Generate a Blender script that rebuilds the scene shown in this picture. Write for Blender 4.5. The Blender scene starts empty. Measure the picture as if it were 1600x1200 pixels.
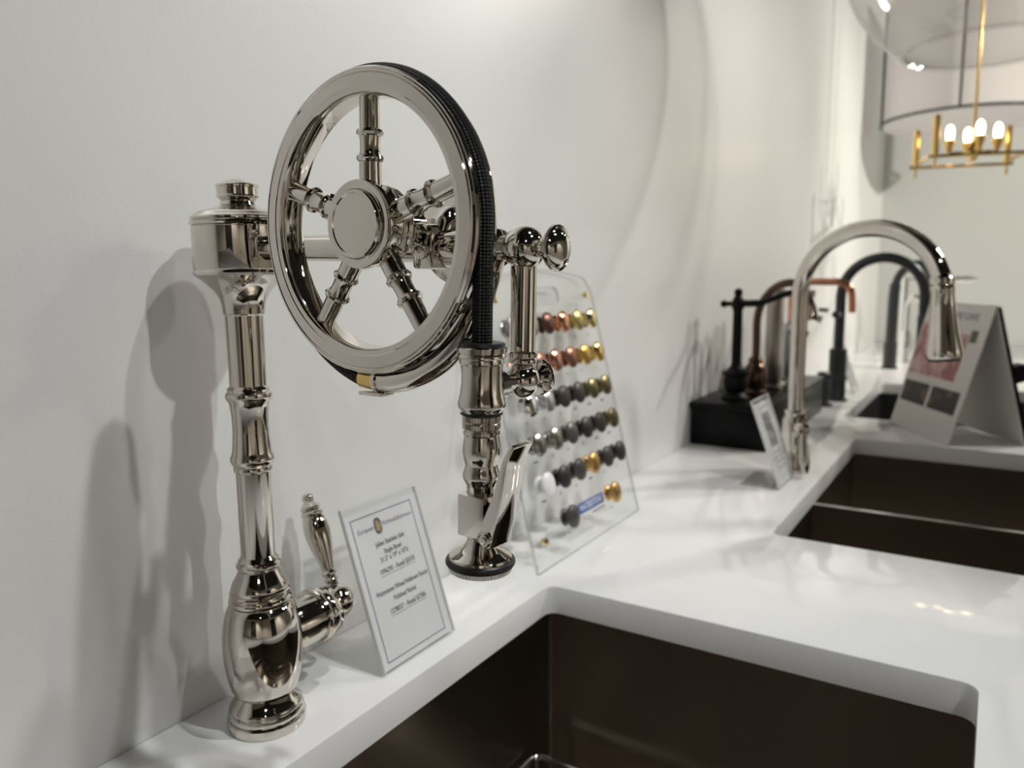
import bpy, bmesh, math, random
from mathutils import Vector, Matrix
random.seed(4)
PI = math.pi
scene = bpy.context.scene
COL = scene.collection

# ------------------------------------------------------------------ camera
cam_d = bpy.data.cameras.new('camera')
cam_d.sensor_width = 36.0
cam_d.lens = 27.0
cam_d.clip_start = 0.01
cam = bpy.data.objects.new('camera', cam_d)
COL.objects.link(cam)
right = Vector((0.84539, 0.53407, -0.009235))
down = Vector((0.066253, -0.121997, -0.990317))
fwd = Vector((-0.530025, 0.836592, -0.138519))
cam.matrix_world = Matrix(((right.x, -down.x, -fwd.x, 0.54298),
                           (right.y, -down.y, -fwd.y, 0.0),
                           (right.z, -down.z, -fwd.z, 0.35723),
                           (0, 0, 0, 1)))
cam_d.dof.use_dof = True
cam_d.dof.focus_distance = 0.47
cam_d.dof.aperture_fstop = 7.5
scene.camera = cam

# ------------------------------------------------------------------ world, lights, exposure
w = bpy.data.worlds.new('world')
scene.world = w
w.use_nodes = True
w.node_tree.nodes['Background'].inputs[0].default_value = (0.9, 0.93, 1.0, 1)
w.node_tree.nodes['Background'].inputs[1].default_value = 0.2
scene.view_settings.view_transform = 'Standard'
scene.view_settings.look = 'None'
scene.view_settings.gamma = 1.0
scene.view_settings.use_curve_mapping = False
scene.view_settings.exposure = -0.62


def spot(name, loc, aim, energy, angle, blend, radius, color=(1, 0.965, 0.91)):
    d = bpy.data.lights.new(name, 'SPOT')
    d.energy = energy
    d.spot_size = math.radians(angle)
    d.spot_blend = blend
    d.shadow_soft_size = radius
    d.color = color
    o = bpy.data.objects.new(name, d)
    COL.objects.link(o)
    o.location = loc
    o.rotation_euler = (Vector(aim) - Vector(loc)).to_track_quat('-Z', 'Y').to_euler()
    return o


CEIL = 1.85
NEUTRAL = (0.985, 1, 0.995)
WARM = (1, 0.96, 0.885)
spot('spot_faucet', (0.76, 0.66, 1.74), (0.20, 0.52, 0.0), 46, 54, 0.9, 0.022, NEUTRAL)
spot('spot_counter', (1.36, 0.50, 1.73), (0.0, 0.52, 0.24), 66, 60, 0.6, 0.022, NEUTRAL)
spot('spot_left', (1.7, -1.15, 1.72), (0.0, 0.45, 0.25), 22, 60, 0.7, 0.035, NEUTRAL)
spot('spot_middle', (1.75, 2.45, 1.72), (0.10, 1.80, 0.2), 84, 60, 0.8, 0.09, WARM)
spot('spot_wall_wash', (1.5, 2.15, 1.74), (0.0, 1.30, 0.70), 50, 54, 0.9, 0.07, (1, 0.92, 0.86))
spot('spot_far', (1.6, 3.2, 1.72), (0.1, 2.5, 0.4), 120, 84, 0.7, 0.035, WARM)
spot('spot_end_wall', (2.9, 2.7, 1.74), (0.8, 4.42, 0.45), 470, 80, 0.7, 0.035, (1, 0.95, 0.84))  # spot added to brighten the end wall, its fixture unseen
spot('spot_room', (3.2, 1.6, 1.75), (3.4, 1.2, -0.9), 280, 120, 0.6, 0.06)
spot('spot_room', (2.6, -1.9, 1.75), (2.6, -2.2, -0.9), 250, 120, 0.6, 0.06)


# ------------------------------------------------------------------ materials
def mat(name, color, rough=0.5, metal=0.0, spec=0.5, coat=0.0, emit=None, emit_s=0.0):
    m = bpy.data.materials.new(name)
    m.use_nodes = True
    b = m.node_tree.nodes['Principled BSDF']
    b.inputs['Base Color'].default_value = (*color, 1)
    b.inputs['Roughness'].default_value = rough
    b.inputs['Metallic'].default_value = metal
    b.inputs['Specular IOR Level'].default_value = spec
    b.inputs['Coat Weight'].default_value = coat
    if emit:
        b.inputs['Emission Color'].default_value = (*emit, 1)
        b.inputs['Emission Strength'].default_value = emit_s
    return m


def N(m, kind, **kw):
    n = m.node_tree.nodes.new(kind)
    for k, v in kw.items():
        if k in n.inputs.keys():
            n.inputs[k].default_value = v
        else:
            setattr(n, k, v)
    return n


def L(m, a, b):
    m.node_tree.links.new(a, b)


def add_bump(m, scale, strength, dist=0.001, detail=3, mapping=None):
    b = m.node_tree.nodes['Principled BSDF']
    tc = N(m, 'ShaderNodeTexCoord')
    nz = N(m, 'ShaderNodeTexNoise')
    nz.inputs['Scale'].default_value = scale
    nz.inputs['Detail'].default_value = detail
    src = tc.outputs['Object']
    if mapping:
        mp = N(m, 'ShaderNodeMapping')
        mp.inputs['Scale'].default_value = mapping
        L(m, src, mp.inputs[0])
        src = mp.outputs[0]
    L(m, src, nz.inputs['Vector'])
    bp = N(m, 'ShaderNodeBump')
    bp.inputs['Strength'].default_value = strength
    bp.inputs['Distance'].default_value = dist
    L(m, nz.outputs['Fac'], bp.inputs['Height'])
    L(m, bp.outputs[0], b.inputs['Normal'])
    return nz


def add_color_noise(m, c1, c2, scale, detail=3, mapping=None, lo=0.35, hi=0.65):
    b = m.node_tree.nodes['Principled BSDF']
    tc = N(m, 'ShaderNodeTexCoord')
    nz = N(m, 'ShaderNodeTexNoise')
    nz.inputs['Scale'].default_value = scale
    nz.inputs['Detail'].default_value = detail
    src = tc.outputs['Object']
    if mapping:
        mp = N(m, 'ShaderNodeMapping')
        mp.inputs['Scale'].default_value = mapping
        L(m, src, mp.inputs[0])
        src = mp.outputs[0]
    L(m, src, nz.inputs['Vector'])
    r = N(m, 'ShaderNodeValToRGB')
    r.color_ramp.elements[0].position = lo
    r.color_ramp.elements[1].position = hi
    r.color_ramp.elements[0].color = (*c1, 1)
    r.color_ramp.elements[1].color = (*c2, 1)
    L(m, nz.outputs['Fac'], r.inputs[0])
    L(m, r.outputs[0], b.inputs['Base Color'])


M = {}
M['wall'] = mat('wall_paint', (0.80, 0.80, 0.79), 0.31, spec=0.5)
add_bump(M['wall'], 260, 0.10, 0.0012, 4, (1, 1, 1.6))
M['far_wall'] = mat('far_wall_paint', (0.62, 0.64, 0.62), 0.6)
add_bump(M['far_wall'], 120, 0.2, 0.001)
M['room_wall'] = mat('room_wall_paint', (0.58, 0.54, 0.48), 0.7)
add_bump(M['room_wall'], 120, 0.2, 0.001)
M['ceiling'] = mat('ceiling_black', (0.012, 0.013, 0.013), 0.8)
add_bump(M['ceiling'], 60, 0.3, 0.002)
M['floor'] = mat('floor_stone', (0.28, 0.25, 0.22), 0.35)
add_color_noise(M['floor'], (0.22, 0.20, 0.17), (0.33, 0.30, 0.26), 3)
M['quartz'] = mat('white_quartz', (0.86, 0.86, 0.86), 0.08, spec=0.5)
add_color_noise(M['quartz'], (0.85, 0.855, 0.86), (0.88, 0.88, 0.875), 9, 5)
M['cabinet'] = mat('cabinet_paint', (0.55, 0.54, 0.51), 0.4)
M['nickel'] = mat('polished_nickel', (0.68, 0.64, 0.58), 0.045, 1.0)
add_color_noise(M['nickel'], (0.665, 0.625, 0.565), (0.70, 0.66, 0.60), 30)
M['nickel_rough'] = mat('knurled_nickel', (0.55, 0.51, 0.45), 0.2, 1.0)
M['chrome'] = mat('chrome', (0.82, 0.82, 0.82), 0.05, 1.0)
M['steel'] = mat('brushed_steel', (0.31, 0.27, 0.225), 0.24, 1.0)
add_bump(M['steel'], 40, 0.12, 0.0005, 3, (1, 1, 30))
M['wire'] = mat('steel_wire', (0.62, 0.61, 0.59), 0.12, 1.0)
M['granite'] = mat('black_composite', (0.03, 0.03, 0.032), 0.35)
M['rubber'] = mat('black_rubber', (0.012, 0.012, 0.012), 0.38)
M['brass'] = mat('brass', (0.80, 0.55, 0.20), 0.16, 1.0)
M['bronze'] = mat('bronze', (0.13, 0.082, 0.058), 0.25, 1.0)
M['copper'] = mat('copper', (0.75, 0.36, 0.20), 0.14, 1.0)
M['iron'] = mat('matte_black', (0.005, 0.005, 0.0055), 0.42, spec=0.14)
M['gunmetal'] = mat('gunmetal', (0.06, 0.065, 0.068), 0.3, 0.6)
M['plinth'] = mat('black_plinth', (0.007, 0.007, 0.008), 0.3, spec=0.12)
M['paper'] = mat('white_paper', (0.80, 0.80, 0.82), 0.6)
M['board_white'] = mat('white_card', (0.72, 0.70, 0.67), 0.55)
M['ink'] = mat('dark_ink', (0.07, 0.07, 0.09), 0.6)
M['ink_soft'] = mat('grey_ink', (0.25, 0.25, 0.28), 0.6)
M['navy'] = mat('navy_line', (0.12, 0.15, 0.24), 0.6)
M['blue'] = mat('logo_blue', (0.03, 0.10, 0.36), 0.5)
M['gold_ink'] = mat('gold_ink', (0.45, 0.30, 0.14), 0.5)
M['photo_dark'] = mat('printed_kitchen_photo', (0.05, 0.045, 0.04), 0.5)
add_color_noise(M['photo_dark'], (0.03, 0.027, 0.025), (0.26, 0.13, 0.07), 28, 3, None, 0.52, 0.72)
M['photo_pink'] = mat('printed_flower_photo', (0.5, 0.25, 0.25), 0.5)
add_color_noise(M['photo_pink'], (0.36, 0.13, 0.13), (0.66, 0.46, 0.44), 30, 2)
M['photo_green'] = mat('printed_leaf', (0.08, 0.10, 0.05), 0.5)
M['bulb'] = mat('lit_bulb', (1, 0.9, 0.7), 0.3, emit=(1, 0.80, 0.48), emit_s=15)
M['shade'] = mat('fabric_shade', (0.42, 0.40, 0.38), 0.9, spec=0.1, emit=(1, 0.91, 0.84), emit_s=0.42)
add_bump(M['shade'], 300, 0.2, 0.0005)
M['lens'] = mat('lamp_lens', (1, 1, 1), 0.3, emit=(1, 0.93, 0.82), emit_s=6)
M['reflection_dark'] = mat('dark_reflection_panel', (0.01, 0.01, 0.012), 0.5)  # near-black, for the added panels that darken reflections

# braided hose: bump from the tube's own uv
m = mat('braided_hose', (0.004, 0.004, 0.0045), 0.4, spec=0.22)
b = m.node_tree.nodes['Principled BSDF']
uv = N(m, 'ShaderNodeUVMap')
sep = N(m, 'ShaderNodeSeparateXYZ')
L(m, uv.outputs[0], sep.inputs[0])


def mth(op, a, bb=None):
    n = N(m, 'ShaderNodeMath')
    n.operation = op
    for i, v in enumerate((a, bb)):
        if v is None:
            continue
        if isinstance(v, (int, float)):
            n.inputs[i].default_value = v
        else:
            L(m, v, n.inputs[i])
    return n.outputs[0]


uu = mth('MULTIPLY', sep.outputs[0], 2 * PI / 0.0034)
vv = mth('MULTIPLY', sep.outputs[1], 2 * PI * 9)
h1 = mth('MULTIPLY', mth('SINE', mth('ADD', uu, vv)), mth('SINE', mth('SUBTRACT', uu, vv)))
bp = N(m, 'ShaderNodeBump')
bp.inputs['Strength'].default_value = 0.9
bp.inputs['Distance'].default_value = 0.0006
L(m, h1, bp.inputs['Height'])
L(m, bp.outputs[0], b.inputs['Normal'])
M['hose'] = m


def clear(name, tint, gloss_boost=1.0, ior=1.49, haze=0.0):
    """thin clear sheet: fresnel gloss over a tinted see-through body"""
    m = bpy.data.materials.new(name)
    m.use_nodes = True
    nt = m.node_tree
    nt.nodes.remove(nt.nodes['Principled BSDF'])
    out = nt.nodes['Material Output']
    tr = N(m, 'ShaderNodeBsdfTransparent')
    tr.inputs[0].default_value = (*tint, 1)
    gl = N(m, 'ShaderNodeBsdfGlossy')
    gl.inputs['Roughness'].default_value = 0.03
    # Schlick reflectance, the same on both sides of the sheet
    f0 = ((ior - 1) / (ior + 1)) ** 2 * gloss_boost
    lw = N(m, 'ShaderNodeLayerWeight')
    lw.inputs['Blend'].default_value = 0.5
    pw = N(m, 'ShaderNodeMath')
    pw.operation = 'POWER'
    pw.inputs[1].default_value = 5.0
    L(m, lw.outputs['Facing'], pw.inputs[0])
    mu = N(m, 'ShaderNodeMath')
    mu.operation = 'MULTIPLY_ADD'
    mu.use_clamp = True
    mu.inputs[1].default_value = 1.0 - f0
    mu.inputs[2].default_value = f0
    L(m, pw.outputs[0], mu.inputs[0])
    mx = N(m, 'ShaderNodeMixShader')
    L(m, mu.outputs[0], mx.inputs[0])
    if haze > 0:
        df = N(m, 'ShaderNodeBsdfDiffuse')
        df.inputs[0].default_value = (0.92, 0.92, 0.91, 1)
        m2 = N(m, 'ShaderNodeMixShader')
        m2.inputs[0].default_value = haze
        L(m, tr.outputs[0], m2.inputs[1])
        L(m, df.outputs[0], m2.inputs[2])
        L(m, m2.outputs[0], mx.inputs[1])
    else:
        L(m, tr.outputs[0], mx.inputs[1])
    L(m, gl.outputs[0], mx.inputs[2])
    L(m, mx.outputs[0], out.inputs[0])
    return m


M['acrylic'] = clear('clear_acrylic', (0.99, 0.995, 0.993), 0.8, 1.40, 0.035)
M['acrylic_edge'] = clear('acrylic_edge', (0.66, 0.70, 0.70), 1.2, 1.49, 0.35)
M['sign_edge'] = clear('sign_edge', (0.95, 0.955, 0.96), 1.0, 1.45, 0.6)
M['glass'] = clear('clear_glass', (0.985, 0.985, 0.98), 1.4, 1.5, 0.045)


# ------------------------------------------------------------------ mesh helpers
class MB:
    def __init__(self):
        self.v, self.f, self.uv = [], [], {}

    def add(self, verts, faces, mat=None):
        o = len(self.v)
        for p in verts:
            p = Vector(p)
            self.v.append(mat @ p if mat is not None else p)
        for f in faces:
            self.f.append(tuple(i + o for i in f))
        return o

    def box(self, x0, x1, y0, y1, z0, z1, mat=None):
        vs = [(x, y, z) for z in (z0, z1) for y in (y0, y1) for x in (x0, x1)]
        fs = [(0, 2, 3, 1), (4, 5, 7, 6), (0, 1, 5, 4), (2, 6, 7, 3), (0, 4, 6, 2), (1, 3, 7, 5)]
        self.add(vs, fs, mat)
        return self

    def lathe(self, prof, seg=48, mat=None):
        """prof: (r, z) list; rings joined bottom to top; r = 0 closes"""
        rings = []
        vs, fs = [], []
        for r, z in prof:
            if r <= 1e-7:
                rings.append([len(vs)])
                vs.append((0, 0, z))
            else:
                s = len(vs)
                for k in range(seg):
                    a = 2 * PI * k / seg
                    vs.append((r * math.cos(a), r * math.sin(a), z))
                rings.append(list(range(s, s + seg)))
        for A, B in zip(rings, rings[1:]):
            if len(A) == 1 and len(B) == 1:
                continue
            for k in range(seg):
                k2 = (k + 1) % seg
                if len(A) == 1:
                    fs.append((A[0], B[k2], B[k]))
                elif len(B) == 1:
                    fs.append((A[k], A[k2], B[0]))
                else:
                    fs.append((A[k], A[k2], B[k2], B[k]))
        if len(rings[0]) > 1 and prof[0] != prof[-1]:
            fs.append(tuple(reversed(rings[0])))
        if len(rings[-1]) > 1 and prof[0] != prof[-1]:
            fs.append(tuple(rings[-1]))
        self.add(vs, fs, mat)
        return self

    def tube(self, pts, r, seg=20, mat=None, cap=True, closed=False):
        pts = [Vector(p) for p in pts]
        n = len(pts)
        rr = r if isinstance(r, (list, tuple)) else [r] * n
        T = []
        for i in range(n):
            if closed:
                t = pts[(i + 1) % n] - pts[i - 1]
            else:
                t = pts[min(i + 1, n - 1)] - pts[max(i - 1, 0)]
            T.append(t.normalized())
        ref = Vector((0, 0, 1)) if abs(T[0].z) < 0.9 else Vector((1, 0, 0))
        u = T[0].cross(ref).normalized()
        base = len(self.v)
        vs, fs = [], []
        length = 0.0
        for i in range(n):
            if i:
                length += (pts[i] - pts[i - 1]).length
                u = (u - T[i] * u.dot(T[i])).normalized()
            w_ = T[i].cross(u)
            for k in range(seg):
                a = 2 * PI * k / seg
                self.uv[base + len(vs)] = (length, k / seg)
                vs.append(pts[i] + (u * math.cos(a) + w_ * math.sin(a)) * rr[i])
        m_ = n if closed else n - 1
        for i in range(m_):
            j = (i + 1) % n
            for k in range(seg):
                k2 = (k + 1) % seg
                fs.append((i * seg + k, i * seg + k2, j * seg + k2, j * seg + k))
        if cap and not closed:
            fs.append(tuple(reversed(range(seg))))
            fs.append(tuple((n - 1) * seg + k for k in range(seg)))
        self.add(vs, fs, mat)
        return self

    def prism(self, poly, t0, t1, mat=None):
        """poly: (x, y) loop extruded along z from t0 to t1"""
        n = len(poly)
        vs = [(x, y, t0) for x, y in poly] + [(x, y, t1) for x, y in poly]
        fs = [tuple(reversed(range(n))), tuple(range(n, 2 * n))]
        for i in range(n):
            j = (i + 1) % n
            fs.append((i, j, n + j, n + i))
        self.add(vs, fs, mat)
        return self

    def loft(self, loops, close_last=True, close_first=False, mat=None):
        n = len(loops[0])
        vs = [p for lp in loops for p in lp]
        fs = []
        for i in range(len(loops) - 1):
            for k in range(n):
                k2 = (k + 1) % n
                fs.append((i * n + k, i * n + k2, (i + 1) * n + k2, (i + 1) * n + k))
        if close_last:
            fs.append(tuple((len(loops) - 1) * n + k for k in range(n)))
        if close_first:
            fs.append(tuple(reversed(range(n))))
        self.add(vs, fs, mat)
        return self

    def build(self, name, material, parent=None, smooth=35, bevel=0.0, bseg=2):
        me = bpy.data.meshes.new(name)
        me.from_pydata([tuple(p) for p in self.v], [], self.f)
        if self.uv:
            ul = me.uv_layers.new(name='UVMap')
            for lp in me.loops:
                ul.data[lp.index].uv = self.uv.get(lp.vertex_index, (0, 0))
        if bevel > 0 or not self.uv:
            bm = bmesh.new()
            bm.from_mesh(me)
            if bevel > 0:
                es = [e for e in bm.edges if len(e.link_faces) == 2 and e.calc_face_angle(0) > 0.6]
                bmesh.ops.bevel(bm, geom=es, offset=bevel, segments=bseg, profile=0.5, affect='EDGES')
            bmesh.ops.recalc_face_normals(bm, faces=bm.faces)
            bm.to_mesh(me)
            bm.free()
        if smooth:
            for p in me.polygons:
                p.use_smooth = True
            me.set_sharp_from_angle(angle=math.radians(smooth))
        mats = material if isinstance(material, (list, tuple)) else [material]
        for mm in mats:
            me.materials.append(M[mm] if isinstance(mm, str) else mm)
        o = bpy.data.objects.new(name, me)
        COL.objects.link(o)
        if parent:
            o.parent = parent
        return o


def tag(o, label, cat, group=None):
    o['label'] = label
    o['category'] = cat
    if group:
        o['group'] = group
    return o


def thing(name, label, cat, loc=(0, 0, 0), rz=0.0, group=None):
    o = bpy.data.objects.new(name, None)
    o.empty_display_size = 0.03
    COL.objects.link(o)
    o.location = loc
    o.rotation_euler = (0, 0, rz)
    return tag(o, label, cat, group)


def struct(o, label=None):
    o['kind'] = 'structure'
    if label:
        o['label'] = label
    return o


def frame(origin, ax, ay, az):
    ax, ay, az = Vector(ax), Vector(ay), Vector(az)
    return Matrix(((ax.x, ay.x, az.x, origin[0]), (ax.y, ay.y, az.y, origin[1]),
                   (ax.z, ay.z, az.z, origin[2]), (0, 0, 0, 1)))


def align(origin, direction, up=(0, 0, 1)):
    """matrix whose local z points along direction"""
    z = Vector(direction).normalized()
    upv = Vector(up)
    if abs(z.dot(upv)) > 0.98:
        upv = Vector((1, 0, 0))
    x = upv.cross(z).normalized()
    return frame(origin, x, z.cross(x), z)


def smooth_path(pts, n=10):
    """Catmull-Rom through the points"""
    P = [Vector(p) for p in pts]
    P = [P[0] * 2 - P[1]] + P + [P[-1] * 2 - P[-2]]
    out = []
    for i in range(1, len(P) - 2):
        for k in range(n):
            t = k / n
            a, b_, c, d = P[i - 1], P[i], P[i + 1], P[i + 2]
            out.append(0.5 * ((2 * b_) + (c - a) * t + (2 * a - 5 * b_ + 4 * c - d) * t * t
                              + (3 * b_ - a - 3 * c + d) * t ** 3))
    out.append(P[-2])
    return out


def rrect(x0, x1, y0, y1, r, z=None, n=5):
    pts = []
    for cx, cy, a0 in ((x1 - r, y1 - r, 0), (x0 + r, y1 - r, PI / 2), (x0 + r, y0 + r, PI), (x1 - r, y0 + r, 1.5 * PI)):
        for k in range(n + 1):
            a = a0 + PI / 2 * k / n
            p = (cx + r * math.cos(a), cy + r * math.sin(a))
            pts.append(p if z is None else (p[0], p[1], z))
    return pts


def ball(r, n=14):
    return [(r * math.sin(PI * i / n) if 0 < i < n else 0.0, -r * math.cos(PI * i / n)) for i in range(n + 1)]


_tmp = []


def text_part(body, size, mtx, material, parent, name='lettering', align_x='CENTER', width=None, bold=0.0):
    cu = bpy.data.curves.new('text', 'FONT')
    cu.body = body
    cu.size = size
    cu.align_x = align_x
    cu.align_y = 'CENTER'
    cu.offset = bold
    cu.resolution_u = 2
    ob = bpy.data.objects.new('text', cu)
    COL.objects.link(ob)
    bpy.context.view_layer.update()
    dg = bpy.context.evaluated_depsgraph_get()
    me = bpy.data.meshes.new_from_object(ob.evaluated_get(dg))
    bpy.data.objects.remove(ob)
    bpy.data.curves.remove(cu)
    if width and len(me.vertices):
        xs = [v.co.x for v in me.vertices]
        s = width / (max(xs) - min(xs))
        for v in me.vertices:
            v.co.x *= s
    me.transform(mtx)
    me.materials.clear()
    me.materials.append(M[material])
    me.name = name
    o = bpy.data.objects.new(name, me)
    COL.objects.link(o)
    o.parent = parent
    return o


# ================================================================== THE SETTING
ZF = -0.92
X1, Y0, Y1 = 4.2, -3.0, 4.42
wl = struct(MB().box(-0.1, 0.0, Y0, Y1 + 0.1, ZF, CEIL).build('wall_left', 'wall'))
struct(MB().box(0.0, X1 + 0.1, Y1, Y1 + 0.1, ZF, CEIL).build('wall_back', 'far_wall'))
struct(MB().box(X1, X1 + 0.1, Y0, Y1, ZF, CEIL).build('wall_right', 'room_wall'))
struct(MB().box(-0.1, X1 + 0.1, Y0 - 0.1, Y0, ZF, CEIL).build('wall_front', 'room_wall'))
struct(MB().box(-0.1, X1 + 0.1, Y0 - 0.1, Y1 + 0.1, ZF - 0.1, ZF).build('floor', 'floor'))
struct(MB().box(-0.1, X1 + 0.1, Y0 - 0.1, Y1 + 0.1, CEIL, CEIL + 0.1).build('ceiling', 'ceiling'))
d = struct(MB().box(X1 - 0.02, X1, -0.6, 0.5, ZF, 1.2).build('reflection_panel_1', 'reflection_dark'))  # unseen dark panel, added so the nickel reflects a dark band
d = struct(MB().box(1.2, 2.3, Y0, Y0 + 0.02, ZF, 1.2).build('reflection_panel_2', 'reflection_dark'))  # second added dark panel for the reflections, out of view

# ------------------------------------------------------------------ countertop with three cut-outs
CT = 0.033
CX, CY0, CY1 = 0.86, -1.3, 4.40
cuts = [(0.1195, 0.5495, -0.045, 0.747, 0.014), (0.296, 0.74, 1.0605, 1.79, 0.012), (0.228, 0.68, 2.06, 2.76, 0.02)]


def plate_with_holes(outer, holes, z0, z1):
    bm = bmesh.new()
    loops = []
    for lp in [outer] + holes:
        vs = [bm.verts.new((x, y, z1)) for x, y in lp]
        es = [bm.edges.new((vs[i], vs[(i + 1) % len(vs)])) for i in range(len(vs))]
        loops.append((vs, es))
    bmesh.ops.triangle_fill(bm, use_beauty=True, edges=[e for _, es in loops for e in es])
    top = list(bm.faces)
    low = {}
    for vs, _ in loops:
        for v in vs:
            low[v] = bm.verts.new((v.co.x, v.co.y, z0))
    for f in top:
        bm.faces.new([low[v] for v in reversed(f.verts)])
    for vs, _ in loops:
        for i in range(len(vs)):
            a, c = vs[i], vs[(i + 1) % len(vs)]
            bm.faces.new((a, c, low[c], low[a]))
    bmesh.ops.recalc_face_normals(bm, faces=bm.faces)
    return bm


bm = plate_with_holes([(0.001, CY0), (CX, CY0), (CX, CY1), (0.001, CY1)],
                      [rrect(*c, n=6) for c in cuts], -CT, 0.0)
es = [e for e in bm.edges if len(e.link_faces) == 2 and e.calc_face_angle(0) > 0.9
      and abs(e.verts[0].co.z) < 1e-5 and abs(e.verts[1].co.z) < 1e-5 and e.verts[0].co.x > 0.05]
bmesh.ops.bevel(bm, geom=es, offset=0.0016, segments=2, profile=0.5, affect='EDGES')
me = bpy.data.meshes.new('countertop')
bm.to_mesh(me)
bm.free()
for p in me.polygons:
    p.use_smooth = True
me.set_sharp_from_angle(angle=math.radians(40))
me.materials.append(M['quartz'])
ct = bpy.data.objects.new('countertop', me)
COL.objects.link(ct)
tag(ct, 'long glossy white quartz countertop with three undermount sink openings', 'countertop')

# base cabinets under the worktop
cab_y = [(-1.28, -0.12), (-0.12, 0.90), (0.90, 1.93), (1.93, 2.95), (2.95, 4.38)]
cab_say = ['under the empty end of the counter', 'below the wide single-bowl sink', 'below the double-bowl sink',
           'below the black composite sink', 'against the far wall']
for (a, c), say in zip(cab_y, cab_say):
    t = thing('base_cabinet', 'pale grey two-door base cabinet ' + say, 'cabinet', (0.4, (a + c) / 2, ZF), 0, 'base cabinets under the counter')
    hw = (c - a) / 2 - 0.002
    mb = MB()
    hz = -CT - ZF - 0.001
    mb.box(-0.39, 0.40, -hw, -hw + 0.018, 0, hz).box(-0.39, 0.40, hw - 0.018, hw, 0, hz)
    mb.box(-0.39, 0.40, -hw + 0.018, hw - 0.018, 0.08, 0.10).box(-0.39, -0.375, -hw + 0.018, hw - 0.018, 0.10, hz)
    mb.box(0.33, 0.345, -hw + 0.018, hw - 0.018, 0, 0.08)
    mb.build('carcass', 'cabinet', t)
    for s in (-1, 1):
        dm = MB().box(0.402, 0.421, min(s * 0.002, s * (hw - 0.004)), max(s * 0.002, s * (hw - 0.004)), 0.09, hz - 0.02)
        dr = dm.build('door', 'cabinet', t, bevel=0.002)
        MB().tube(smooth_path([(0.421, s * 0.04, hz - 0.10), (0.445, s * 0.04, hz - 0.105), (0.445, s * 0.04, hz - 0.215), (0.421, s * 0.04, hz - 0.22)], 5), 0.005, 10).build('handle', 'nickel', dr)


# ------------------------------------------------------------------ sinks
def basin_mesh(x0, x1, y0, y1, ztop, depth, r, fl=0.012, th=0.0015):
    zb = ztop - depth
    lo = []
    lo.append(rrect(x0 - fl, x1 + fl, y0 - fl, y1 + fl, r + fl, ztop))
    lo.append(rrect(x0, x1, y0, y1, r, ztop))
    lo.append(rrect(x0, x1, y0, y1, r, zb + 0.008))
    lo.append(rrect(x0 + 0.003, x1 - 0.003, y0 + 0.003, y1 - 0.003, r, zb + 0.002))
    lo.append(rrect(x0 + 0.010, x1 - 0.010, y0 + 0.010, y1 - 0.010, r, zb))
    mb = MB().loft(lo, close_last=True)
    lo2 = [rrect(x0 - fl, x1 + fl, y0 - fl, y1 + fl, r + fl, ztop),
           rrect(x0 - fl, x1 + fl, y0 - fl, y1 + fl, r + fl, ztop - th),
           rrect(x0 - th, x1 + th, y0 - th, y1 + th, r + th, ztop - th),
           rrect(x0 - th, x1 + th, y0 - th, y1 + th, r + th, zb - th)]
    mb.loft(lo2, close_last=True)
    return mb


def drain(x, y, z, parent, material='wire'):
    MB().lathe([(0.0, z + 0.0004), (0.020, z + 0.0004), (0.022, z + 0.001), (0.040, z + 0.003), (0.0445, z + 0.002), (0.045, z + 0.0003)], 32,
               Matrix.Translation((x, y, 0))).build('drain', material, parent)


s1 = thing('sink', 'wide stainless steel single-bowl sink in front of the wheel faucet', 'sink', (0.33, 0.35, -CT - 0.22))
basin_mesh(0.118 - 0.33, 0.551 - 0.33, -0.047 - 0.35, 0.7485 - 0.35, 0.22, 0.22, 0.004).build('basin', 'steel', s1)
drain(0.0, 0.0, 0.0005, s1)
s2 = thing('sink', 'dark stainless double-bowl sink with a thin dividing ledge, below the nickel gooseneck faucet', 'sink', (0.52, 1.42, -CT - 0.21))
basin_mesh(0.2945 - 0.52, 0.742 - 0.52, 1.059 - 1.42, 1.345 - 1.42, 0.21, 0.21, 0.004, fl=0.006).build('bowl', 'steel', s2)
drain(0.0, -0.218, 0.0005, s2)
basin_mesh(0.2945 - 0.52, 0.742 - 0.52, 1.358 - 1.42, 1.7915 - 1.42, 0.21, 0.21, 0.004, fl=0.006).build('bowl', 'steel', s2)
drain(0.0, 0.155, 0.0005, s2)
MB().box(-0.2232, 0.2192, 1.3456 - 1.42, 1.3574 - 1.42, 0.2102, 0.2112).build('divider_ledge', 'wire', s2, bevel=0.0003)
s3 = thing('sink', 'black composite sink beside the dark gooseneck faucet', 'sink', (0.454, 2.41, -CT - 0.20))
basin_mesh(0.226 - 0.454, 0.682 - 0.454, 2.058 - 2.41, 2.762 - 2.41, 0.20, 0.20, 0.012).build('basin', 'granite', s3)
drain(0.0, 0.0, 0.0005, s3)

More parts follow.
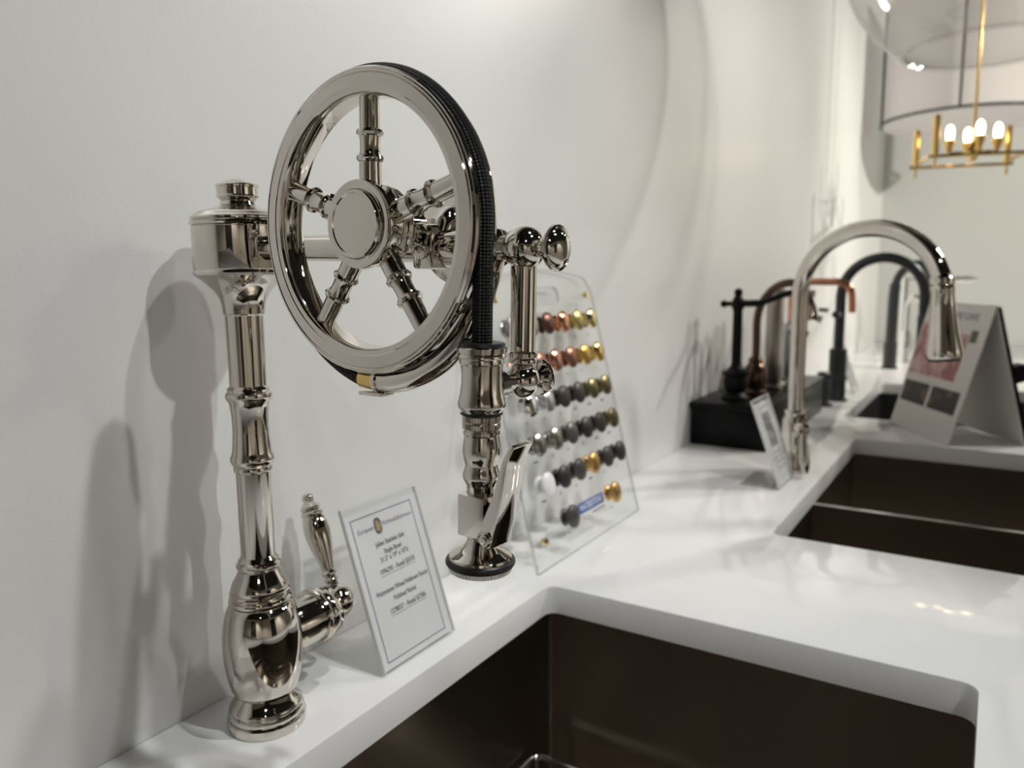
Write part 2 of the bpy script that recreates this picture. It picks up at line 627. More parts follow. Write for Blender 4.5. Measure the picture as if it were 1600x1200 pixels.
# wire rack resting inside the first sink
g = thing('sink_grid', 'steel wire bottom grid standing in the wide single-bowl sink', 'sink grid', (0.33, 0.35, -CT - 0.22))
gz = 0.068
x0, x1, y0, y1 = -0.203, 0.212, -0.385, 0.348
MB().tube([(x, y, gz) for x, y in rrect(x0, x1, y0, y1, 0.012, n=4)], 0.0032, 10, closed=True).build('frame', 'wire', g)
for i in range(9):
    yy = y0 + (y1 - y0) * (i + 1) / 10
    MB().tube([(x0, yy, gz + 0.001), (x1, yy, gz + 0.001)], 0.0022, 8).build('wire', 'wire', g)
for i in range(3):
    xx = x0 + (x1 - x0) * (i + 1) / 4
    MB().tube([(xx, y0, gz - 0.003), (xx, y1, gz - 0.003)], 0.0022, 8).build('wire', 'wire', g)
for xx in (x0 + 0.005, x1 - 0.005):
    for yy in (y0 + 0.005, y1 - 0.005):
        f_ = MB().tube([(xx, yy, gz), (xx, yy, 0.006)], 0.003, 10).build('leg', 'wire', g)
        MB().lathe([(0.0, 0.0008), (0.006, 0.0008), (0.007, 0.006), (0.006, 0.014), (0.003, 0.016)], 14,
                   Matrix.Translation((xx, yy, 0))).build('rubber_foot', 'rubber', f_)

# ================================================================== WHEEL FAUCET
F0 = (0.0595, 0.385, 0.0)
fa = thing('wheel_faucet', 'polished nickel pull-down faucet with spoked pulley wheel and black braided hose', 'faucet', F0)
COLP = [(0.0304, 0.0003), (0.0307, 0.0010), (0.0307, 0.0074), (0.0302, 0.0080), (0.0282, 0.0085), (0.0280, 0.0092), (0.0294, 0.0100), (0.0299, 0.0118), (0.0294, 0.0136), (0.0274, 0.0144), (0.0272, 0.0150), (0.0284, 0.0160), (0.0284, 0.0176), (0.0270, 0.0196), (0.02447, 0.0225), (0.02289, 0.02584), (0.02236, 0.02696)]
BODYP = [(0.0223, 0.02696), (0.02392, 0.02807), (0.02598, 0.03196), (0.02851, 0.04192), (0.03025, 0.05294), (0.03119, 0.06664), (0.03085, 0.07754), (0.02924, 0.08839), (0.02662, 0.09757), (0.02455, 0.10187), (0.02301, 0.10295)]
NECKP = [(0.0222, 0.10295), (0.0226, 0.1034), (0.0242, 0.1044), (0.0245, 0.1058), (0.0240, 0.1072), (0.0221, 0.1080), (0.0219, 0.1088), (0.0231, 0.1096), (0.0236, 0.1112), (0.0230, 0.1128), (0.0219, 0.1134), (0.0222, 0.1150), (0.0218, 0.1172), (0.0206, 0.12062), (0.0178, 0.12541), (0.01590, 0.12913), (0.0154, 0.1302), (0.0156, 0.1308), (0.0170, 0.1322), (0.0173, 0.1336), (0.0170, 0.1350), (0.0153, 0.1362), (0.0154, 0.1370), (0.0156, 0.1380), (0.0142, 0.1396), (0.01318, 0.14131), (0.0128, 0.1418)]
TUBEP = [(0.0130, 0.1405), (0.0132, 0.20892), (0.01447, 0.20995), (0.01471, 0.21199), (0.01421, 0.21353), (0.01545, 0.21506), (0.01668, 0.21812), (0.01642, 0.22118), (0.01517, 0.22372), (0.01492, 0.22525), (0.01415, 0.23235), (0.01352, 0.24246), (0.01373, 0.25252), (0.01455, 0.26003), (0.01503, 0.26353), (0.01674, 0.26602), (0.01747, 0.26851), (0.01697, 0.271), (0.01549, 0.272), (0.01598, 0.27399), (0.01474, 0.27548), (0.01366, 0.27647), (0.0142, 0.3300)]
HEADP = [(0.01431, 0.33036), (0.01528, 0.33133), (0.01551, 0.33326), (0.01574, 0.33808), (0.01741, 0.34338), (0.02077, 0.34866), (0.02557, 0.35345), (0.0294, 0.3568), (0.03276, 0.35918), (0.03419, 0.36014), (0.03466, 0.36204), (0.03417, 0.363), (0.03368, 0.36395), (0.03416, 0.3649), (0.03415, 0.39513), (0.03368, 0.3956)]
CAPP = [(0.0334, 0.3954), (0.0334, 0.3960), (0.0346, 0.3966), (0.0352, 0.3978), (0.0350, 0.3990), (0.0338, 0.3998), (0.0334, 0.4002), (0.0343, 0.4008), (0.0344, 0.4020), (0.0330, 0.4034), (0.0318, 0.4040), (0.0310, 0.4052), (0.0262, 0.40728), (0.0200, 0.4086), (0.0157, 0.4100), (0.0130, 0.4116), (0.0122, 0.4140), (0.0136, 0.4162), (0.0150, 0.4168), (0.0153, 0.4178), (0.0147, 0.4186), (0.0147, 0.4238), (0.0154, 0.4244), (0.0155, 0.4256), (0.0147, 0.4266), (0.01327, 0.42723), (0.00947, 0.42908), (0.00474, 0.43023), (0.0, 0.43046)]
MB().lathe(COLP, 72).build('base_flange', 'nickel', fa)
MB().lathe(BODYP, 72).build('body', 'nickel', fa)
MB().lathe(NECKP, 72).build('collar', 'nickel', fa)
MB().lathe(TUBEP, 64).build('column', 'nickel', fa)
MB().lathe(HEADP, 72).build('swivel_housing', 'nickel', fa)
MB().lathe(CAPP, 72).build('cap', 'nickel', fa)

# side handle
Mh = align((0, 0.0, 0.0685), (0, 1, 0))
hb = MB().lathe([(0.0185, 0.020), (0.0195, 0.029), (0.0205, 0.031), (0.0205, 0.052), (0.0228, 0.0525), (0.0235, 0.0545), (0.0228, 0.0565), (0.0222, 0.0575), (0.0232, 0.059), (0.0232, 0.063), (0.0222, 0.0645), (0.0215, 0.066), (0.0212, 0.0695), (0.019, 0.0715), (0.0105, 0.0735), (0.010, 0.075)], 56, Mh).build('handle_barrel', 'nickel', fa)
MB().lathe(ball(0.0152, 18), 40, Matrix.Translation((0, 0.083, 0.0715))).build('ball_end', 'nickel', hb)
LV = [(0.0045, 0.010), (0.0058, 0.0150), (0.0052, 0.0165), (0.0060, 0.0180), (0.0064, 0.0198), (0.0056, 0.0215), (0.0046, 0.0225), (0.0068, 0.0240), (0.0072, 0.0258), (0.0062, 0.0275), (0.0055, 0.0285), (0.0060, 0.0310), (0.0072, 0.038), (0.0092, 0.047), (0.0108, 0.056), (0.0115, 0.064), (0.0112, 0.071), (0.0100, 0.0765), (0.0090, 0.0785), (0.0098, 0.080), (0.0100, 0.0815), (0.0090, 0.083), (0.0080, 0.0838), (0.0092, 0.0852), (0.0092, 0.0868), (0.0078, 0.0885), (0.0058, 0.0905), (0.0046, 0.0922), (0.0052, 0.0945), (0.0052, 0.0965), (0.0040, 0.0985), (0.0018, 0.0998), (0, 0.1)]
MB().lathe(LV, 40, align((0, 0.083, 0.0715), (-0.36, 0.02, 0.93))).build('lever', 'nickel', hb)

# head frame: arm turned 4 degrees and drooping 1.6 degrees
th, dl = math.radians(4.0), math.radians(1.6)
ax = Vector((math.cos(th) * math.cos(dl), -math.sin(th) * math.cos(dl), -math.sin(dl)))
ay = Vector((math.sin(th), math.cos(th), 0))
az = ax.cross(ay)
H = frame((0, 0, 0.380), ax, ay, az)


def along_a(prof, a0=0.0, b0=0.0, z0=0.0, sgn=1):
    """lathe matrix with axis along the arm"""
    return H @ align((a0, b0, z0), (sgn, 0, 0))


def along_b(a0, b0, z0, sgn=1):
    return H @ align((a0, b0, z0), (0, sgn, 0))


def along_z(a0, b0, z0, sgn=1):
    return H @ align((a0, b0, z0), (0, 0, sgn))


ARM = [(0.0088, 0.030), (0.0088, 0.0625), (0.0106, 0.0630), (0.0112, 0.0648), (0.0106, 0.0668), (0.0098, 0.0675), (0.0102, 0.0690), (0.0096, 0.0705), (0.0088, 0.0712), (0.0088, 0.186), (0.0112, 0.1862), (0.0115, 0.1875), (0.0115, 0.232), (0.0108, 0.234), (0.0075, 0.236), (0.0068, 0.240), (0.0080, 0.2412), (0.0104, 0.2425), (0.0108, 0.2440), (0.0100, 0.2455), (0.0075, 0.2466), (0.0068, 0.250)]
arm = MB().lathe(ARM, 48, along_a(None)).build('arm', 'nickel', fa)
# saddle block, rail and set-screw bosses carrying the wheel shaft
mb = MB().box(0.190, 0.206, -0.0150, 0.012, -0.0125, 0.0135, H)
mb.build('saddle_block', 'nickel', arm, bevel=0.002)
MB().tube([H @ Vector(p) for p in ((0.150, -0.012, 0.0085), (0.192, -0.012, 0.0085))], 0.0048, 24).build('rail', 'nickel', arm)
for a_ in (0.150, 0.162):
    MB().lathe([(0.0, 0.0), (0.0022, 0.0), (0.0028, -0.0016), (0.0028, -0.004)], 16, along_b(a_, -0.0098, -0.004)).build('set_screw', 'nickel_rough', arm)
MB().lathe(ball(0.0122, 20), 44, along_z(0.2605, 0, 0)).build('ball_joint', 'nickel', arm)
KN = [(0.0045, 0.010), (0.0046, 0.0135), (0.0066, 0.0140), (0.0068, 0.0152), (0.0050, 0.0160), (0.0048, 0.0172), (0.0060, 0.0180), (0.0090, 0.0188), (0.0118, 0.0198), (0.0126, 0.0212), (0.0124, 0.0226), (0.0112, 0.0232), (0.0108, 0.0228), (0.0098, 0.0244), (0.0070, 0.0262), (0.0035, 0.0272), (0, 0.0275)]
MB().lathe(KN, 44, along_a(None, 0.2605)).build('end_knob', 'nickel', arm)
PO = [(0.0072, -0.064), (0.0084, -0.0635), (0.0086, -0.0620), (0.0080, -0.0606), (0.0087, -0.0600), (0.0088, -0.0580), (0.0076, -0.0572), (0.0073, -0.0560), (0.0073, -0.010)]
post = MB().lathe(PO, 40, along_z(0.2605, 0, 0)).build('dock_post', 'nickel', fa)
MB().lathe(ball(0.0104, 18), 40, along_z(0.2605, 0, -0.0735)).build('ball_joint', 'nickel', post)
MB().lathe([(r * 0.85, z * 0.80) for r, z in KN], 40, along_b(0.2605, 0.0, -0.0735)).build('end_knob', 'nickel', post)
MB().lathe([(0.0050, 0.006), (0.0050, 0.020), (0.0078, 0.0205), (0.0078, 0.027)], 28, along_b(0.2605, 0.0, -0.0735, -1)).build('dock_stub', 'nickel', post)

# --- wheel
WA, WB, WZ = 0.182, -0.040, 0.0119
Wm = H @ align((WA, WB, WZ), (0, -1, 0), (0, 0, 1))      # local z towards the viewer side
RIM = [(0.0700, -0.0085), (0.0712, -0.0092), (0.0815, -0.0092), (0.0836, -0.0086), (0.0842, -0.0074), (0.0842, -0.0060), (0.0815, -0.0054), (0.0790, -0.0040), (0.0775, 0.0), (0.0790, 0.0040), (0.0815, 0.0054), (0.0842, 0.0060), (0.0842, 0.0072), (0.0834, 0.0080), (0.0826, 0.0079), (0.0820, 0.0090), (0.0812, 0.0091), (0.0807, 0.0086), (0.0802, 0.0091), (0.0738, 0.0094), (0.0733, 0.0090), (0.0725, 0.0090), (0.0715, 0.0086), (0.0706, 0.0086), (0.0698, 0.0076), (0.0692, 0.0040), (0.0692, -0.0060), (0.0700, -0.0085)]
rim = MB().lathe(RIM, 128, Wm).build('wheel_rim', 'nickel', fa)
HUB = [(0.0, -0.036), (0.0105, -0.036), (0.0105, -0.0165), (0.0150, -0.0160), (0.0165, -0.0140), (0.0215, -0.0132), (0.0225, -0.0115), (0.0215, -0.0100), (0.0205, -0.0090), (0.0225, -0.0080), (0.0232, -0.0060), (0.0222, -0.0045), (0.0215, -0.0030), (0.0215, 0.0040), (0.0238, 0.0046), (0.0250, 0.0060), (0.0250, 0.0090), (0.0243, 0.0104), (0.0222, 0.0108), (0.0208, 0.0102), (0.0198, 0.0104), (0.0194, 0.0126), (0.0186, 0.0134), (0.0172, 0.0134), (0.0166, 0.0128), (0.0080, 0.0131), (0.0, 0.0132)]
MB().lathe(HUB, 72, Wm).build('hub', 'nickel', rim)
SPK = [(0.0064, 0.018), (0.0062, 0.0345), (0.0072, 0.0352), (0.0078, 0.0366), (0.0073, 0.0380), (0.0062, 0.0386), (0.0058, 0.0400), (0.0056, 0.0430), (0.0057, 0.0465), (0.0060, 0.0485), (0.0072, 0.0491), (0.0078, 0.0505), (0.0072, 0.0519), (0.0057, 0.0526), (0.0055, 0.0705)]
spoke_me = None
for k in range(5):
    an = PI / 2 + k * 2 * PI / 5
    MB().lathe(SPK, 32, Wm @ align((0, 0, -0.0005), (math.cos(an), math.sin(an), 0), (0, 0, 1))).build('spoke', 'nickel', rim)
# trumpet flange behind the arm, on the wheel axis
MB().lathe([(0.009, 0.000), (0.0092, 0.008), (0.0110, 0.0130), (0.0155, 0.0175), (0.0220, 0.0205), (0.0290, 0.0220), (0.0305, 0.0232), (0.0308, 0.0250), (0.0300, 0.0264), (0.0270, 0.0272), (0.0265, 0.0285), (0.0200, 0.0310), (0.0100, 0.0328), (0, 0.0332)], 56, along_b(WA + 0.010, 0.0, 0.0085)).build('rear_flange', 'nickel', fa)
MB().tube([H @ p for p in smooth_path([(0.204, -0.004, 0.008), (0.204, 0.000, 0.016), (0.202, 0.007, 0.019), (0.200, 0.014, 0.015)], 8)], 0.0062, 20).build('elbow', 'nickel', arm)

# --- hose round the rim and down to the spray head
HR = 0.0816
pts = []
for i in range(0, 121):
    an = math.radians(-94 - (266 * i / 120.0))
    hr = HR + 0.0068 * max(0.0, 1 - i / 20.0) ** 1.5      # the hose end stands off the groove
    pts.append(Wm @ Vector((hr * math.cos(an), hr * math.sin(an), 0)))
end = Wm @ Vector((HR, 0, 0))
last = H @ Vector((0.2632, WB, -0.0585))
for i in range(1, 25):
    pts.append(end.lerp(last, i / 24.0))
hose = MB().tube(pts, 0.0054, 24).build('hose', 'hose', fa, smooth=60)
MB().tube([Wm @ Vector((0.0885 * math.cos(math.radians(q)), 0.0885 * math.sin(math.radians(q)), 0)) for q in (-95, -92.5, -90, -87)], 0.0058, 20).build('brass_fitting', 'brass', hose)
tp = []
for q, rr_, bb in ((-87, 0.0888, 0.0), (-80, 0.0896, 0.0), (-68, 0.0900, -0.001), (-55, 0.0892, -0.003), (-43, 0.0862, -0.007), (-33, 0.0815, -0.0130), (-26, 0.0745, -0.021), (-21, 0.067, -0.031)):
    tp.append((rr_ * math.cos(math.radians(q)), rr_ * math.sin(math.radians(q)), bb))
tp.append((0.058, -0.016, -0.040))
st = MB().tube([Wm @ p for p in smooth_path(tp, 8)], 0.0066, 24).build('supply_tube', 'nickel', fa)
for q, rr_ in ((-88.5, 0.0962),):
    c_ = Vector((rr_ * math.cos(math.radians(q)), rr_ * math.sin(math.radians(q)), 0))
    mm_ = Wm @ Matrix.Translation(c_) @ Matrix.Rotation(math.radians(q + 90), 4, 'Z')
    MB().box(-0.0095, 0.0095, -0.0012, 0.0012, -0.0055, 0.0055, mm_).build('clip_plate', 'nickel', st, bevel=0.0008)
MB().tube([Wm @ Vector((0.0888 * math.cos(math.radians(q)), 0.0888 * math.sin(math.radians(q)), 0)) for q in (-86.6, -84.8)], 0.0076, 22).build('tube_ring', 'nickel', st)

# --- spray head, axis parallel to the dock post
S0 = H @ Vector((0.2632, WB, 0))
Sz = S0.z


def sp(prof):
    return [(r, z - Sz) for r, z in prof]


Sm = frame(S0, ax, ay, az)
SP1 = [(0.01005, 0.2857), (0.01006, 0.28719), (0.01105, 0.28753), (0.01139, 0.28844), (0.01239, 0.28934), (0.01288, 0.2907), (0.0127, 0.29319), (0.01169, 0.29634), (0.01093, 0.30196), (0.01081, 0.30756), (0.01113, 0.31225), (0.01179, 0.31292), (0.01178, 0.31447), (0.01161, 0.31536), (0.0126, 0.31603), (0.0126, 0.31736), (0.0121, 0.31814), (0.01292, 0.3187), (0.01308, 0.32113), (0.01258, 0.32158), (0.0100, 0.3216)]
SP2 = [(0.0065, 0.2380), (0.00772, 0.24184), (0.00781, 0.24732), (0.00815, 0.24802), (0.00865, 0.24942), (0.0095, 0.25058), (0.01, 0.25232), (0.00982, 0.25464), (0.00914, 0.25638), (0.00873, 0.25846), (0.00879, 0.25962), (0.00963, 0.26215), (0.01023, 0.26561), (0.01011, 0.26906), (0.0096, 0.2725), (0.00925, 0.27478), (0.00986, 0.27558), (0.00985, 0.27741), (0.00908, 0.27752), (0.00907, 0.2857)]
SP3 = [(0.016, 0.2060), (0.01687, 0.20694), (0.01721, 0.20742), (0.01686, 0.20885), (0.01582, 0.20957), (0.01238, 0.21148), (0.00962, 0.21351), (0.00789, 0.21589), (0.00703, 0.21791), (0.00737, 0.21838), (0.00789, 0.2191), (0.00754, 0.22052), (0.00685, 0.22123), (0.0060, 0.2240)]
FIX = 0.382 - 0.380
spray = MB().lathe(sp(SP1), 56, Sm).build('spray_head', 'nickel', fa)
MB().lathe(sp([(0.0058, 0.3208), (0.0118, 0.3212), (0.0122, 0.3222), (0.0118, 0.3236), (0.0100, 0.3240), (0.0056, 0.3238)]), 40, Sm).build('washer', 'rubber', spray)
MB().lathe(sp(SP2), 48, Sm).build('grip', 'nickel', spray)
MB().lathe(sp([(0.0100, 0.2857), (0.0112, 0.2861), (0.0112, 0.2872), (0.0100, 0.2876)]), 40, Sm).build('seal', 'rubber', spray)


def knurl(r, z0, z1, n, dr, name, parent, material='nickel_rough'):
    lo = []
    for zz, s in ((z0, 0.96), (z0 + 0.0004, 1.0), (z1 - 0.0004, 1.0), (z1, 0.96)):
        lo.append([Sm @ Vector(((r * s - (dr if k % 2 else 0)) * math.cos(2 * PI * k / (2 * n)), (r * s - (dr if k % 2 else 0)) * math.sin(2 * PI * k / (2 * n)), zz - Sz)) for k in range(2 * n)])
    return MB().loft(lo, True, True).build(name, material, parent, smooth=15)


knurl(0.01018, 0.2823, 0.2857, 40, 0.0004, 'knurled_ring', spray)
knurl(0.01012, 0.2783, 0.2817, 40, 0.0004, 'knurled_ring', spray)
Sb = Sm @ Matrix.Translation((0, 0, -Sz))
MB().box(-0.0085, 0.0088, -0.0092, 0.0086, 0.2205, 0.2432, Sb).build('valve_block', 'nickel', spray, bevel=0.0006)
bell = MB().lathe(sp(SP3), 56, Sm).build('bell', 'nickel', spray)
# o-ring
rp = [Sm @ Vector((0.0166 * math.cos(2 * PI * k / 56), 0.0166 * math.sin(2 * PI * k / 56), 0.2053 - Sz)) for k in range(56)]
MB().tube(rp, 0.0024, 14, closed=True).build('o_ring', 'rubber', spray)
knurl(0.0172, 0.2003, 0.2042, 60, 0.0004, 'nozzle_ring', spray)
for k in range(14):
    an = 2 * PI * k / 14
    MB().lathe([(0.0, -0.0012), (0.0008, -0.0010), (0.0010, 0.0), (0.0010, 0.0008)], 8, Sb @ Matrix.Translation((0.0132 * math.cos(an), 0.0132 * math.sin(an), 0.2003))).build('nozzle_nub', 'rubber', spray)
MB().lathe([(0.0040, 0.0), (0.0042, 0.0006), (0.0042, 0.0026), (0.0036, 0.0030), (0, 0.0031)], 30, Sb @ align((-0.0085, 0.001, 0.2362), (-1, 0, 0))).build('side_screw', 'nickel_rough', spray)
# trigger lever: side outline in the (a, z) plane, extruded along b
outer = smooth_path([(0.0130, 0.2165, 0), (0.0150, 0.2240, 0), (0.0180, 0.2340, 0), (0.0206, 0.2450, 0), (0.0224, 0.2560, 0), (0.0242, 0.2650, 0), (0.0285, 0.2738, 0)], 6)
inner = smooth_path([(0.0258, 0.2745, 0), (0.0212, 0.2670, 0), (0.0180, 0.2570, 0), (0.0148, 0.2460, 0), (0.0108, 0.2370, 0), (0.0080, 0.2300, 0), (0.0072, 0.2225, 0), (0.0088, 0.2172, 0)], 6)
poly = [(p.x, p.y) for p in outer] + [(p.x, p.y) for p in inner]
Mp = Sb @ frame((0, 0, 0), (1, 0, 0), (0, 0, 1), (0, -1, 0))
lever = MB().prism(poly, -0.0072, 0.0092, Mp).build('trigger_lever', 'nickel', spray, bevel=0.0006)
MB().lathe([(0.0038, 0.0), (0.0040, 0.0004), (0.0040, 0.0018), (0.0034, 0.0024), (0.0030, 0.0020), (0.0022, 0.0020), (0.0019, 0.0030), (0, 0.0034)], 28, Sb @ align((0.0105, -0.0090, 0.2218), (0, -1, 0))).build('pivot_screw', 'nickel', lever)


# ================================================================== SIGN HOLDERS
def sign_holder(loc, label, rows, k=0.33, w=0.104, h=0.152, group='slanted price signs'):
    t = thing('sign_holder', label, 'sign', loc, 0, group)
    nv = math.sqrt(1 + k * k)
    B = frame((0, 0, 0.0028), (0, 1, 0), (-k / nv, 0, 1 / nv), (1 / nv, 0, k / nv))   # u, v, out
    # front and rear sheet with the card between, and a foot running back to the rear
    MB().box(0, w, 0, h, 0.0006, 0.0018, B).build('front_sheet', ['acrylic'], t, smooth=0, bevel=0.0003)
    MB().box(0, w, 0, h, -0.0018, -0.0006, B).build('rear_sheet', ['acrylic'], t, smooth=0, bevel=0.0003)
    MB().box(-0.068, 0.0, 0.0, w, 0.0002, 0.0022).build('foot', ['acrylic'], t, smooth=0, bevel=0.0003)
    for u0, u1, v0, v1 in ((-0.0006, 0.0008, 0, h), (w - 0.0008, w + 0.0006, 0, h), (0, w, h - 0.001, h + 0.0012)):
        MB().box(u0, u1, v0, v1, -0.0020, 0.0020, B).build('edge_strip', ['sign_edge'], t, smooth=0)
    card = MB().box(0.0016, w - 0.0016, 0.0016, h - 0.007, -0.0003, 0.0002, B).build('card', 'paper', t, smooth=0)
    rows(card, B, w, h)
    return t


def flat(B, u, v, o=0.0004):
    return B @ Matrix.Translation((u, v, o))


def rows_main(card, B, w, h):
    mb = MB()
    a, c, d_, e = 0.0078, 0.0930, 0.0070, 0.1405
    q = 0.0005
    mb.box(a, c, d_, d_ + 2 * q, 0.00022, 0.00035, B).box(a, c, e - 2 * q, e, 0.00022, 0.00035, B)
    mb.box(a, a + 2 * q, d_, e, 0.00022, 0.00035, B).box(c - 2 * q, c, d_, e, 0.00022, 0.00035, B)
    mb.build('border_line', 'navy', card, smooth=0)
    s = 0.0066
    text_part('European', 0.0064, flat(B, 0.0245, 0.1275), 'navy', card, width=0.0210)
    text_part('Kitchens', 0.0064, flat(B, 0.0560, 0.1280), 'navy', card, width=0.0165)
    text_part('&', 0.0072, flat(B, 0.0662, 0.1280), 'gold_ink', card)
    text_part('Bathrooms', 0.0060, flat(B, 0.0792, 0.1278), 'navy', card, width=0.0205)
    cr = MB()
    cr.prism([(0.0050 * math.copysign(abs(math.cos(x)) ** 0.7, math.cos(x)), 0.0078 * math.copysign(abs(math.sin(x)) ** 0.8, math.sin(x))) for x in [2 * PI * i / 28 for i in range(28)]], 0.0, 0.00012, flat(B, 0.0411, 0.1275, 0.00022))
    cs = cr.build('crest', 'ink', card, smooth=0)
    cr = MB()
    cr.prism([(0.0034 * math.cos(x) * (1 + 0.25 * math.cos(5 * x)), 0.0054 * math.sin(x) * (1 + 0.18 * math.sin(4 * x))) for x in [2 * PI * i / 40 for i in range(40)]], 0.0, 0.00008, flat(B, 0.0413, 0.1272, 0.00035))
    cr.build('crest_emblem', 'gold_ink', card, smooth=0)
    lines = [('Julien Stainless Sink', 0.1108, 0.0412, 0.0518), ('Single Bowl', 0.1024, 0.0240, 0.0522),
             ('31.5" x 19" x 10"d', 0.0957, 0.0390, 0.0522), ('1096295 - Retail $3535', 0.0852, 0.0492, 0.0526),
             ('Waterstone Wheel Pulldown Faucet', 0.0675, 0.0745, 0.0526), ('Polished Nickel', 0.0583, 0.0318, 0.0524),
             ('1278027 - Retail $7286', 0.0480, 0.0512, 0.0530)]
    for body, v, wd, uc in lines:
        text_part(body, s, flat(B, uc, v), 'ink', card, width=wd, bold=0.0001)
    for v, wd, uc in ((0.0812, 0.0492, 0.0526), (0.0440, 0.0512, 0.0530)):
        MB().box(uc - wd / 2, uc + wd / 2, v - 0.0003, v + 0.0001, 0.00022, 0.00034, B).build('underline', 'ink', card, smooth=0)


def rows_blur(card, B, w, h):
    # a printed picture block and lines of print too small to read
    MB().box(0.030, 0.076, 0.066, 0.126, 0.00022, 0.00034, B).build('printed_picture', 'ink_soft', card, smooth=0)
    for v, wd in ((0.134, 0.05), (0.054, 0.045), (0.046, 0.06), (0.038, 0.05), (0.028, 0.04)):
        MB().box(w / 2 - wd / 2, w / 2 + wd / 2, v, v + 0.0022, 0.00022, 0.00034, B).build('print_line', 'ink_soft', card, smooth=0)


sign_holder((0.097, 0.485, 0), 'clear slanted sign holder with white bordered price card beside the wheel faucet', rows_main)
sign_holder((0.254, 1.285, 0), 'tilted white sign leaning in front of the polished nickel gooseneck faucet', rows_blur, k=0.36)
sign_holder((0.19, 2.46, 0), 'tilted white sign beside the dark gooseneck faucet', rows_blur, k=0.36)

# ================================================================== FINISH SAMPLE BOARD
BK = 0.25
nv = math.sqrt(1 + BK * BK)
fb = thing('sample_board', 'clear acrylic board with rows of metal finish sample knobs, leaning on the wall', 'display board', (0.097, 0.762, 0))
B = frame((0, 0, 0.0012), (0, 1, 0), (-BK / nv, 0, 1 / nv), (1 / nv, 0, BK / nv))
BW, BH = 0.304, 0.378
outl = [(0, 0), (BW, 0), (BW, BH - 0.045)]
for i in range(1, 9):
    a_ = PI / 2 * i / 8
    outl.append((BW - 0.034 + 0.034 * math.cos(a_), BH - 0.045 + 0.034 * math.sin(a_)))
outl += [(BW * 0.72, BH - 0.004), (BW * 0.5, BH), (BW * 0.28, BH - 0.004)]
for i in range(0, 8):
    a_ = PI / 2 + PI / 2 * i / 8
    outl.append((0.034 + 0.034 * math.cos(a_), BH - 0.045 + 0.034 * math.sin(a_)))
outl.append((0, BH - 0.045))
slot = rrect(0.108, 0.198, 0.328, 0.352, 0.011, n=5)
bm = plate_with_holes(outl, [slot], -0.0045, 0.0)
bm.transform(B)
bm.normal_update()
me = bpy.data.meshes.new('panel')
for f_ in bm.faces:
    f_.material_index = 0 if abs(f_.normal.dot(Vector((1, 0, BK)).normalized())) > 0.9 else 1
bm.to_mesh(me)
bm.free()
me.materials.append(M['acrylic'])
me.materials.append(M['acrylic_edge'])
o = bpy.data.objects.new('panel', me)
COL.objects.link(o)
o.parent = fb

FIN = {}


def finish(name, c, r=0.22, metal=1.0):
    if name not in FIN:
        FIN[name] = mat('finish_' + name, c, r, metal)
    return FIN[name]


pal = {
    'grey': finish('satin_nickel', (0.48, 0.46, 0.43), 0.35), 'brown': finish('antique_bronze', (0.16, 0.085, 0.065), 0.3),
    'copper': finish('polished_copper', (0.80, 0.38, 0.22), 0.16), 'sbrass': finish('satin_brass', (0.62, 0.50, 0.22), 0.3),
    'pbrass': finish('polished_brass', (0.80, 0.68, 0.33), 0.12), 'acop': finish('antique_copper', (0.36, 0.17, 0.12), 0.3),
    'sgold': finish('satin_gold', (0.72, 0.48, 0.14), 0.28), 'pgold': finish('polished_gold', (0.85, 0.60, 0.20), 0.14),
    'chrome': finish('polished_chrome', (0.80, 0.80, 0.80), 0.07), 'schrome': finish('satin_chrome', (0.66, 0.67, 0.68), 0.28),
    'dkbr': finish('dark_bronze', (0.05, 0.042, 0.04), 0.4, 0.5), 'abrass': finish('antique_brass', (0.20, 0.165, 0.09), 0.32),
    'pewter': finish('antique_pewter', (0.33, 0.32, 0.30), 0.25), 'gun': finish('gun_grey', (0.09, 0.09, 0.09), 0.35, 0.6),
    'black': finish('black', (0.012, 0.012, 0.013), 0.4, 0.0), 'white': finish('white', (0.80, 0.80, 0.82), 0.3, 0.0),
    'rose': finish('rose_copper', (0.60, 0.30, 0.22), 0.2), 'bgold': finish('burnished_gold', (0.62, 0.40, 0.16), 0.3),
}
US = [0.041, 0.084, 0.127, 0.170, 0.213, 0.255]
VS = [0.300, 0.250, 0.2005, 0.151, 0.1012, 0.049]
grid = [['grey', 'grey', 'brown', 'copper', 'sbrass', 'pbrass'],
        ['copper', 'acop', 'rose', 'acop', 'sgold', 'pgold'],
        ['chrome', 'schrome', 'dkbr', 'dkbr', 'abrass', 'abrass'],
        ['pewter', 'pewter', 'gun', 'black', 'dkbr', 'abrass'],
        ['white', 'black', 'gun', 'bgold', 'dkbr', 'black'],
        [None, 'gun', None, None, 'bgold', None]]
KP = [(0.0106, 0.0001), (0.0114, 0.0006), (0.0114, 0.0020), (0.0100, 0.0034), (0.0058, 0.0050), (0.0054, 0.0080), (0.0080, 0.0098), (0.0126, 0.0110), (0.0146, 0.0124), (0.0150, 0.0140), (0.0142, 0.0156), (0.0110, 0.0172), (0.0060, 0.0182), (0, 0.0186)]
knob_src = MB().lathe(KP, 28).build('knob', 'nickel')
knob_me = knob_src.data
bpy.data.objects.remove(knob_src)
FB = B
